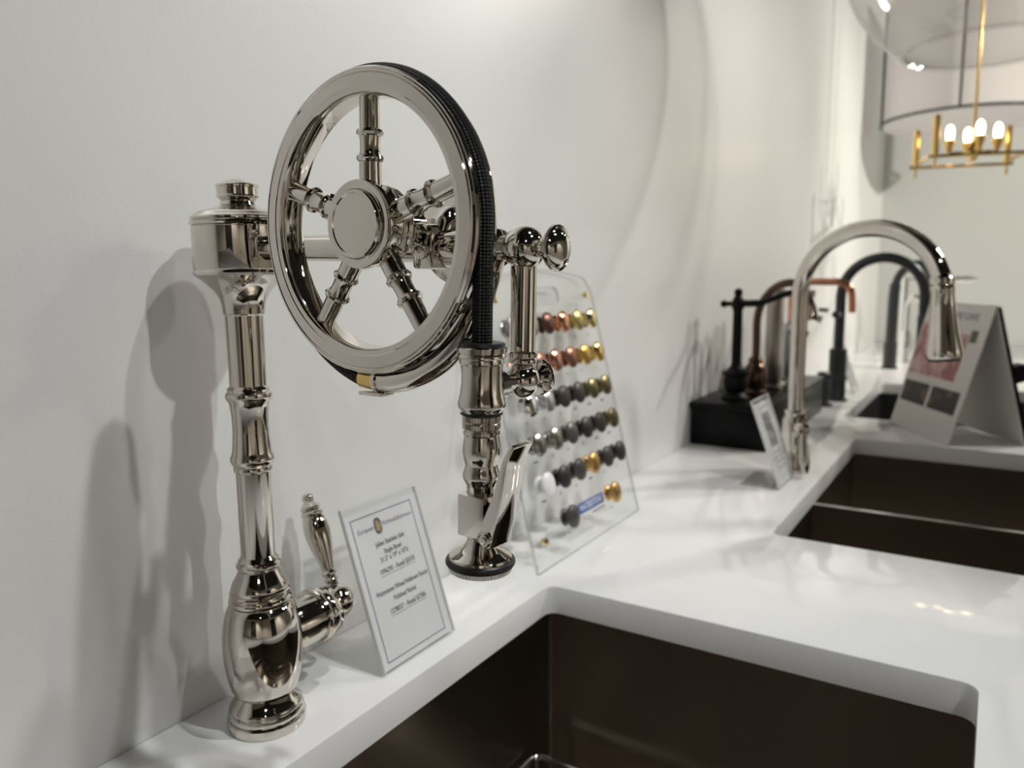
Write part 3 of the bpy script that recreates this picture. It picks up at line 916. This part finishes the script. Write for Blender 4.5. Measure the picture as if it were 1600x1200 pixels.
for r_, row in enumerate(grid):
    for c_, kind in enumerate(row):
        if not kind:
            continue
        k_me = knob_me.copy()
        k_me.materials.clear()
        k_me.materials.append(pal[kind])
        ko = bpy.data.objects.new('knob', k_me)
        COL.objects.link(ko)
        ko.parent = fb
        ko.matrix_local = FB @ Matrix.Translation((US[c_], VS[r_], 0.0002))
        # tiny printed finish code below each knob
        wd = 0.0035 if random.random() < 0.65 else 0.011
        MB().box(-wd / 2, wd / 2, -0.0013, 0.0013, 0.0, 0.00012, FB @ Matrix.Translation((US[c_] + 0.004, VS[r_] - 0.0215, 0.00015))).build('finish_code', 'ink_soft', fb, smooth=0)
for u, v in ((0.272, 0.337), (0.021, 0.035), (0.278, 0.037), (0.026, 0.337)):
    MB().lathe([(0.0042, 0.0001), (0.0046, 0.0010), (0.0046, 0.0060), (0.0038, 0.0072), (0, 0.0075)], 20, FB @ Matrix.Translation((u, v, 0.0002))).build('standoff', pal['pbrass'] if (u, v) != (0.278, 0.037) else 'acrylic', fb)
lg = MB().box(0.122, 0.198, 0.0405, 0.0545, 0.0001, 0.0004, FB).build('logo_plate', 'blue', fb, smooth=0)
text_part('WATERSTONE', 0.0125, FB @ Matrix.Translation((0.160, 0.0475, 0.0006)), 'paper', lg, width=0.066, bold=0.0001)
MB().box(0.160, 0.197, 0.0345, 0.0365, 0.0001, 0.0003, FB).build('logo_line', 'ink_soft', fb, smooth=0)

# ================================================================== NICKEL GOOSENECK FAUCET
gf = thing('gooseneck_faucet', 'polished nickel gooseneck faucet with flared spray head over the double sink', 'faucet', (0.243, 1.43, 0))
BODY = [(0.0265, 0.0002), (0.0265, 0.006), (0.0240, 0.009), (0.0225, 0.012), (0.0225, 0.060), (0.0240, 0.075), (0.0225, 0.095), (0.0180, 0.104), (0.0190, 0.106), (0.0195, 0.110), (0.0185, 0.113), (0.0140, 0.115)]
MB().lathe(BODY, 40).build('body', 'nickel', gf)
dx, dy = 0.232, -0.150
path = [(0, 0, 0.110), (0, 0, 0.18), (0, 0, 0.26), (0, 0, 0.318)]
for i in range(1, 13):
    a_ = PI - (PI - 0.30) * i / 12
    path.append((dx * (0.5 + 0.5 * math.cos(a_)), dy * (0.5 + 0.5 * math.cos(a_)), 0.318 + 0.110 * math.sin(a_)))
MB().tube(smooth_path(path, 5), 0.0138, 28).build('spout', 'nickel', gf)
e_ = Vector(path[-1])
dirv = Vector((0.10 * 0.84, -0.10 * 0.54, -1)).normalized()
sh = MB().lathe([(0.0150, -0.004), (0.0165, -0.002), (0.0165, 0.006), (0.0150, 0.008), (0.0165, 0.011), (0.0165, 0.016), (0.0155, 0.018), (0.0170, 0.040), (0.0200, 0.075), (0.0245, 0.102), (0.0250, 0.110), (0.0235, 0.114), (0, 0.114)], 40, align(e_ + dirv * 0.004, dirv)).build('spray_head', 'nickel', gf)
MB().lathe([(0.0215, 0.1141), (0.0215, 0.118), (0, 0.118)], 32, align(e_ + dirv * 0.004, dirv)).build('nozzle', 'rubber', sh)
hb2 = MB().lathe([(0.012, 0.015), (0.012, 0.034), (0.0105, 0.037), (0, 0.038)], 28, align((0, 0, 0.085), (0.62, -0.78, 0))).build('handle_hub', 'nickel', gf)
MB().lathe([(0.0045, 0.004), (0.006, 0.020), (0.0085, 0.040), (0.0095, 0.062), (0.0080, 0.078), (0.0055, 0.086), (0, 0.088)], 28, align((0.020, -0.025, 0.092), (0.10, -0.16, -1))).build('lever', 'nickel', hb2)

# ================================================================== BLACK PLINTH AND THE FAUCETS ON IT
pl = MB().box(0.006, 0.166, 1.56, 2.11, 0.0, 0.080).box(0.002, 0.170, 1.555, 2.116, 0.0802, 0.0925)
pl_t = thing('display_plinth', 'low black display plinth carrying a row of faucets against the wall', 'plinth', (0.086, 1.835, 0))
MB().box(-0.080, 0.080, -0.275, 0.275, 0.0003, 0.080).build('box', 'plinth', pl_t, bevel=0.0015)
MB().box(-0.084, 0.084, -0.281, 0.281, 0.0802, 0.0925).build('lid', 'plinth', pl_t, bevel=0.002)
PT = 0.0927
bf = thing('bar_faucet', 'matte black faucet with cross-shaped top and curved arm on the plinth', 'faucet', (0.078, 1.625, PT))
MB().lathe([(0.0290, 0), (0.0290, 0.006), (0.0240, 0.010), (0.0200, 0.016), (0.0230, 0.024), (0.0265, 0.038), (0.0230, 0.050), (0.0280, 0.054), (0.0285, 0.060), (0.0200, 0.064), (0.0120, 0.072), (0.0105, 0.080), (0.0098, 0.19), (0.0125, 0.194), (0.0140, 0.206), (0.0110, 0.214), (0.0070, 0.220), (0.0090, 0.226), (0.0075, 0.233), (0, 0.237)], 32).build('column', 'iron', bf)
MB().tube(smooth_path([(-0.028, 0, 0.203), (0, 0, 0.204), (0.045, 0, 0.206), (0.075, 0, 0.216), (0.105, 0, 0.227), (0.135, 0, 0.226)], 6), [0.0052] * 6 + [0.0075] * 6 + [0.0062] * 19, 18).build('arm', 'iron', bf)
MB().lathe(ball(0.0078, 10), 18, Matrix.Translation((-0.030, 0, 0.203))).build('knob', 'iron', bf)

bz = thing('bronze_faucet', 'dark bronze gooseneck faucet with flared rosy spout end on the plinth', 'faucet', (0.094, 1.72, PT))
MB().lathe([(0.0260, 0), (0.0260, 0.008), (0.0215, 0.012), (0.0240, 0.030), (0.0255, 0.045), (0.0225, 0.062), (0.0150, 0.070), (0.0165, 0.076), (0.0120, 0.084)], 28).build('body', 'bronze', bz)
bp_ = [(0, 0, 0.07), (0, 0, 0.12), (0, 0, 0.17), (0.010, 0, 0.205), (0.035, 0, 0.235), (0.065, 0, 0.246), (0.092, 0, 0.236), (0.108, 0, 0.208), (0.112, 0, 0.192)]
MB().tube(smooth_path(bp_, 6), 0.0085, 20).build('spout', 'bronze', bz)
MB().lathe([(0.0090, 0), (0.0100, 0.006), (0.0125, 0.022), (0.0150, 0.030), (0.0130, 0.032), (0, 0.032)], 24, align((0.112, 0, 0.200), (0.06, 0, -1))).build('spout_end', finish('rosy_nickel', (0.50, 0.40, 0.34), 0.15), bz)

nf = thing('square_faucet', 'brushed nickel faucet with square upright column on the plinth', 'faucet', (0.108, 1.82, PT))
MB().box(-0.016, 0.016, -0.016, 0.016, 0, 0.235).build('column', finish('brushed_nickel', (0.46, 0.43, 0.38), 0.3), nf, bevel=0.002)
MB().box(-0.022, 0.022, -0.022, 0.022, 0, 0.010).build('base', finish('brushed_nickel', (0.46, 0.43, 0.38), 0.3), nf, bevel=0.001)
MB().box(0.016, 0.085, -0.009, 0.009, 0.212, 0.228).build('spout', finish('brushed_nickel', (0.46, 0.43, 0.38), 0.3), nf, bevel=0.002)

of = thing('chrome_faucet', 'slim grey chrome faucet standing between the square and the copper faucet', 'faucet', (0.122, 1.895, PT))
MB().lathe([(0.022, 0), (0.022, 0.005), (0.0125, 0.010), (0.0125, 0.115), (0.0140, 0.118), (0.0140, 0.150), (0.0110, 0.154), (0, 0.156)], 26).build('body', 'chrome', of)
MB().tube(smooth_path([(0.0, 0, 0.13), (0.02, 0, 0.150), (0.05, 0, 0.165), (0.075, 0, 0.158)], 6), 0.0075, 16).build('spout', 'chrome', of)

cf = thing('copper_faucet', 'polished copper faucet with long squared-off swan spout on the plinth', 'faucet', (0.108, 1.985, PT))
MB().lathe([(0.0270, 0), (0.0270, 0.008), (0.0220, 0.012), (0.0240, 0.035), (0.0225, 0.060), (0.0150, 0.072), (0.0135, 0.105), (0.0160, 0.110), (0.0120, 0.118)], 28).build('body', 'copper', cf)
MB().tube(smooth_path([(0, 0, 0.10), (0, 0, 0.16), (0.0, 0, 0.205), (0.012, 0, 0.236), (0.040, 0, 0.245), (0.080, 0, 0.245), (0.112, 0, 0.243), (0.133, 0, 0.226), (0.138, 0, 0.190), (0.138, 0, 0.172)], 7), 0.0085, 20).build('spout', 'copper', cf)
hh = MB().lathe([(0.0080, 0.014), (0.0080, 0.030), (0, 0.032)], 18, align((0, 0, 0.085), (1, 0, 0))).build('handle_hub', 'copper', cf)
MB().tube([(0.026, 0, 0.085), (0.040, 0, 0.125)], 0.0045, 12).build('lever', 'copper', hh)

# ================================================================== DARK FAUCETS FURTHER BACK
df = thing('gooseneck_faucet', 'charcoal black gooseneck faucet with tall square body behind the plinth', 'faucet', (0.166, 2.32, 0))
MB().lathe([(0.030, 0.0002), (0.030, 0.005), (0.024, 0.007), (0.024, 0.145), (0.018, 0.148)], 30).build('body', 'gunmetal', df)
path = [(0, 0, 0.14), (0, 0, 0.20), (0, 0, 0.26), (0, 0, 0.295)]
for i in range(1, 13):
    a_ = PI - PI * i / 12
    path.append((0.104 + 0.104 * math.cos(a_), 0, 0.295 + 0.104 * math.sin(a_)))
path += [(0.208, 0, 0.27), (0.209, 0, 0.235)]
MB().tube(smooth_path(path, 5), 0.0138, 22).build('spout', 'gunmetal', df)
MB().lathe([(0.0150, 0), (0.0165, 0.004), (0.0165, 0.080), (0.0150, 0.084), (0, 0.084)], 26, align((0.209, 0, 0.245), (0, 0, -1))).build('spray_head', 'gunmetal', df)
hd = MB().lathe([(0.010, 0.02), (0.010, 0.046), (0, 0.048)], 20, align((0, 0, 0.245), (-0.1, -1, 0))).build('handle_hub', 'gunmetal', df)
MB().tube([(-0.03, -0.010, 0.255), (-0.055, -0.012, 0.256)], 0.0055, 12).build('lever', 'gunmetal', hd)
sd = thing('soap_dispenser', 'short black soap dispenser stub beside the charcoal gooseneck faucet', 'dispenser', (0.150, 2.21, 0))
MB().lathe([(0.026, 0.0002), (0.026, 0.004), (0.015, 0.007), (0.015, 0.070), (0.017, 0.072), (0.017, 0.088), (0.014, 0.092), (0, 0.093)], 26).build('body', 'gunmetal', sd)
MB().tube([(0.010, 0, 0.080), (0.050, 0, 0.082), (0.058, 0, 0.074)], 0.0055, 14).build('nozzle', 'gunmetal', sd)

ff = thing('pulldown_faucet', 'tall charcoal faucet with leaning neck near the far wall', 'faucet', (0.205, 3.2, 0))
MB().lathe([(0.030, 0.0002), (0.030, 0.006), (0.024, 0.010), (0.024, 0.10), (0.020, 0.104)], 26).build('body', 'gunmetal', ff)
MB().tube(smooth_path([(0, 0, 0.09), (0.001, 0, 0.19), (0.004, 0, 0.30), (0.020, 0, 0.355), (0.060, 0, 0.388), (0.095, 0, 0.382), (0.115, 0, 0.350)], 6), [0.020] * 14 + [0.015] * 23, 20).build('neck', 'gunmetal', ff)
MB().lathe([(0.016, 0), (0.018, 0.004), (0.020, 0.07), (0.018, 0.074), (0, 0.074)], 22, align((0.115, 0, 0.352), (0.1, 0, -1))).build('spray_head', 'gunmetal', ff)

fc = thing('chrome_faucet', 'chrome faucet with small hooked spout behind the tall charcoal faucet', 'faucet', (0.232, 3.45, 0))
MB().lathe([(0.028, 0.0002), (0.028, 0.006), (0.018, 0.010), (0.018, 0.12), (0.014, 0.125)], 26).build('body', 'chrome', fc)
MB().tube(smooth_path([(0, 0, 0.11), (0, 0, 0.20), (0.005, 0, 0.240), (0.022, 0, 0.262), (0.045, 0, 0.250), (0.052, 0, 0.215)], 6), 0.010, 18).build('spout', 'chrome', fc)
pf = thing('bridge_faucet', 'chrome faucet with a long horizontal spout bar against the far wall', 'faucet', (0.19, 3.75, 0))
MB().lathe([(0.028, 0.0002), (0.028, 0.006), (0.016, 0.010), (0.016, 0.335), (0.012, 0.340)], 26).build('post', 'chrome', pf)
bar = MB().tube([(-0.02, 0, 0.325), (0.27, 0, 0.329)], 0.0075, 16).build('spout_bar', 'chrome', pf)
MB().tube([(0.18, 0, 0.328), (0.25, 0, 0.329)], 0.015, 20).build('sleeve', 'chrome', bar)

# ================================================================== A-FRAME BROCHURE CARD
Ff = Vector((0.471, 1.797, 0))
rd = Vector((-0.5, 0.866, 0))
pd = Vector((0.866, 0.5, 0))
LEN, WID, HT = 0.268, 0.155, 0.290
bt = thing('tent_card', 'large white A-frame tent card with printed pink flower and kitchen photos and a black board standing behind', 'card', Ff)
fu = -rd                                              # from left to right seen from the front
fv = (pd * (WID / 2) + Vector((0, 0, HT))).normalized()
fn = fu.cross(fv)
if fn.dot(Vector((-0.3, -1, 0))) < 0:
    fn = -fn
FH = math.hypot(WID / 2, HT)
TB = frame(rd * LEN + Vector((0, 0, 0.0006)), fu, fv, fn)
MB().box(0, LEN, 0, FH, -0.003, 0.0, TB).build('front_panel', 'board_white', bt, smooth=0, bevel=0.0005)
bv = (-pd * (WID / 2) + Vector((0, 0, HT))).normalized()
bn = rd.cross(bv)
TBk = frame(pd * WID + Vector((0, 0, 0.0006)), rd, bv, bn)
MB().box(0, LEN, 0, FH, -0.0015, 0.0015, TBk).build('back_panel', 'board_white', bt, smooth=0, bevel=0.0005)
o_ = 0.0002
pr = lambda nm, u0, u1, v0, v1, mt: MB().box(u0, u1, v0, v1, 0.0001, 0.0003, TB).build(nm, mt, bt, smooth=0)
pr('flower_photo', 0.006, 0.150, 0.130, 0.252, 'photo_pink')
pr('flower_photo', 0.150, 0.210, 0.130, 0.235, 'photo_pink')
pr('leaf_print', 0.214, 0.240, 0.218, 0.244, 'photo_green')
pr('kitchen_photo', 0.010, 0.124, 0.062, 0.112, 'photo_dark')
pr('kitchen_photo', 0.136, 0.250, 0.062, 0.112, 'photo_dark')
text_part('PURE CARE', 0.020, TB @ Matrix.Translation((0.165, 0.272, 0.0004)), 'ink_soft', bt, width=0.115, bold=0.0004)

ev = (-pd * (WID / 2) + Vector((0, 0, HT - 0.004))).normalized()
EB = frame(pd * (WID + 0.008) + Vector((0, 0, 0.0025)), rd, ev, rd.cross(ev))
bc = MB().box(0.0, LEN, 0, FH - 0.005, -0.002, 0.002, EB).build('black_board', 'iron', bt, smooth=0, bevel=0.0008)  # separate thin black board behind the card, only grouped with it
MB().box(0.0, 0.03, FH * 0.44, FH * 0.56, 0.0022, 0.026, EB).build('black_block', 'iron', bc, smooth=0, bevel=0.002)  # black block from the things further back, joined to the board

# ================================================================== HANGING LAMPS
# glass globe
gp = thing('globe_pendant', 'large clear glass globe pendant lamp open at the bottom', 'pendant lamp', (0.498, 1.6, 0.735))
R_, cz = 0.242, 0.202
prof = []
a0 = -math.asin(cz / R_)
for i in range(0, 29):
    a_ = a0 + (math.radians(72) - a0) * i / 28
    prof.append((R_ * math.cos(a_), cz + R_ * math.sin(a_)))
full = prof + [(r - 0.004, z) for r, z in reversed(prof)]
full.append(full[0])
MB().lathe(full, 72).build('glass_globe', 'glass', gp)
MB().tube([(prof[0][0] * math.cos(2 * PI * k / 64), prof[0][0] * math.sin(2 * PI * k / 64), 0.0) for k in range(64)], 0.0042, 10, closed=True).build('glass_lip', 'glass', gp)
zt = prof[-1][1]
MB().lathe([(prof[-1][0] + 0.004, zt - 0.01), (prof[-1][0] + 0.006, zt + 0.02), (0.03, zt + 0.06), (0.008, zt + 0.075)], 32).build('cap', 'nickel', gp)
MB().tube([(0, 0, zt + 0.07), (0, 0, CEIL - 0.735 - 0.012)], 0.006, 14).build('stem', 'nickel', gp)
MB().lathe([(0.06, CEIL - 0.735 - 0.02), (0.06, CEIL - 0.735 - 0.001)], 32).build('canopy', 'nickel', gp)

# brass chandelier
ch = thing('chandelier', 'square brass candle chandelier with lit bulbs', 'chandelier', (0.435, 3.0, 0.68), math.radians(16))
hs = 0.140
ex = 0.020
fz = 0.036
for s in (-1, 1):
    MB().box(-hs - ex, hs + ex, s * hs - 0.005, s * hs + 0.005, fz, fz + 0.010).build('frame_bar', 'brass', ch, bevel=0.001)
    MB().box(s * hs - 0.005, s * hs + 0.005, -hs - ex, hs + ex, fz + 0.0102, fz + 0.020).build('frame_bar', 'brass', ch, bevel=0.001)
for sx in (-1, 1):
    for sy in (-1, 1):
        MB().lathe([(0.004, fz - 0.030), (0.0045, fz - 0.028), (0.0045, fz), (0.0110, fz + 0.020), (0.0110, fz + 0.128), (0.009, fz + 0.130), (0, fz + 0.131)], 18, Matrix.Translation((sx * hs, sy * hs, 0))).build('corner_post', 'brass', ch)
MB().box(-0.075, 0.075, -0.005, 0.005, 0.062, 0.070).build('cross_bar', 'brass', ch)
MB().box(-0.005, 0.005, -0.075, 0.075, 0.0705, 0.078).build('cross_bar', 'brass', ch)
for sx, sy in ((-1, 0), (1, 0), (0, -1), (0, 1)):
    cup = MB().lathe([(0.004, 0.060), (0.010, 0.078), (0.015, 0.092), (0.0165, 0.108), (0.012, 0.109)], 20, Matrix.Translation((sx * 0.070, sy * 0.070, 0))).build('candle_cup', 'brass', ch)
    MB().lathe([(0.009, 0.108), (0.0110, 0.120), (0.0120, 0.132), (0.0100, 0.146), (0.005, 0.154), (0, 0.156)], 20, Matrix.Translation((sx * 0.070, sy * 0.070, 0))).build('bulb', 'bulb', cup)
MB().lathe([(0.0, 0.035), (0.010, 0.040), (0.016, 0.052), (0.030, 0.060), (0.034, 0.068), (0.018, 0.082), (0.008, 0.100), (0.006, 0.110)], 24).build('centre_hub', 'brass', ch)
MB().tube([(0, 0, 0.10), (0, 0, CEIL - 0.68 - 0.012)], 0.005, 14).build('stem', 'brass', ch)
MB().lathe([(0.06, CEIL - 0.68 - 0.02), (0.06, CEIL - 0.68 - 0.001)], 32).build('canopy', 'brass', ch)

# drum pendant
dp = thing('drum_pendant', 'white drum shade pendant lamp with thin dark metal hoop, behind the chandelier', 'pendant lamp', (0.374, 3.85, 0.978))
DR, DH = 0.315, 0.50
MB().lathe([(DR, 0.0), (DR, DH), (DR - 0.004, DH), (DR - 0.004, 0.0), (DR, 0.0)], 72).build('shade', 'shade', dp)
MB().lathe([(0, 0.020), (DR - 0.006, 0.020), (DR - 0.006, 0.025), (0, 0.025)], 64).build('diffuser', 'shade', dp)
MB().tube([((DR + 0.012) * math.cos(2 * PI * k / 72), (DR + 0.012) * math.sin(2 * PI * k / 72), 0.012) for k in range(72)], 0.0055, 10, closed=True).build('hoop', 'gunmetal', dp)
for k in range(4):
    a_ = PI / 4 + k * PI / 2 + 0.75
    MB().tube([((DR + 0.012) * math.cos(a_), (DR + 0.012) * math.sin(a_), 0.012), ((DR + 0.012) * math.cos(a_), (DR + 0.012) * math.sin(a_), DH)], 0.005, 10).build('frame_rod', 'gunmetal', dp)
MB().tube([(0, 0, 0.02), (0, 0, CEIL - 0.978 - 0.012)], 0.006, 14).build('stem', 'gunmetal', dp)
MB().lathe([(0.06, CEIL - 0.978 - 0.02), (0.06, CEIL - 0.978 - 0.001)], 32).build('canopy', 'gunmetal', dp)

bpy.context.view_layer.update()
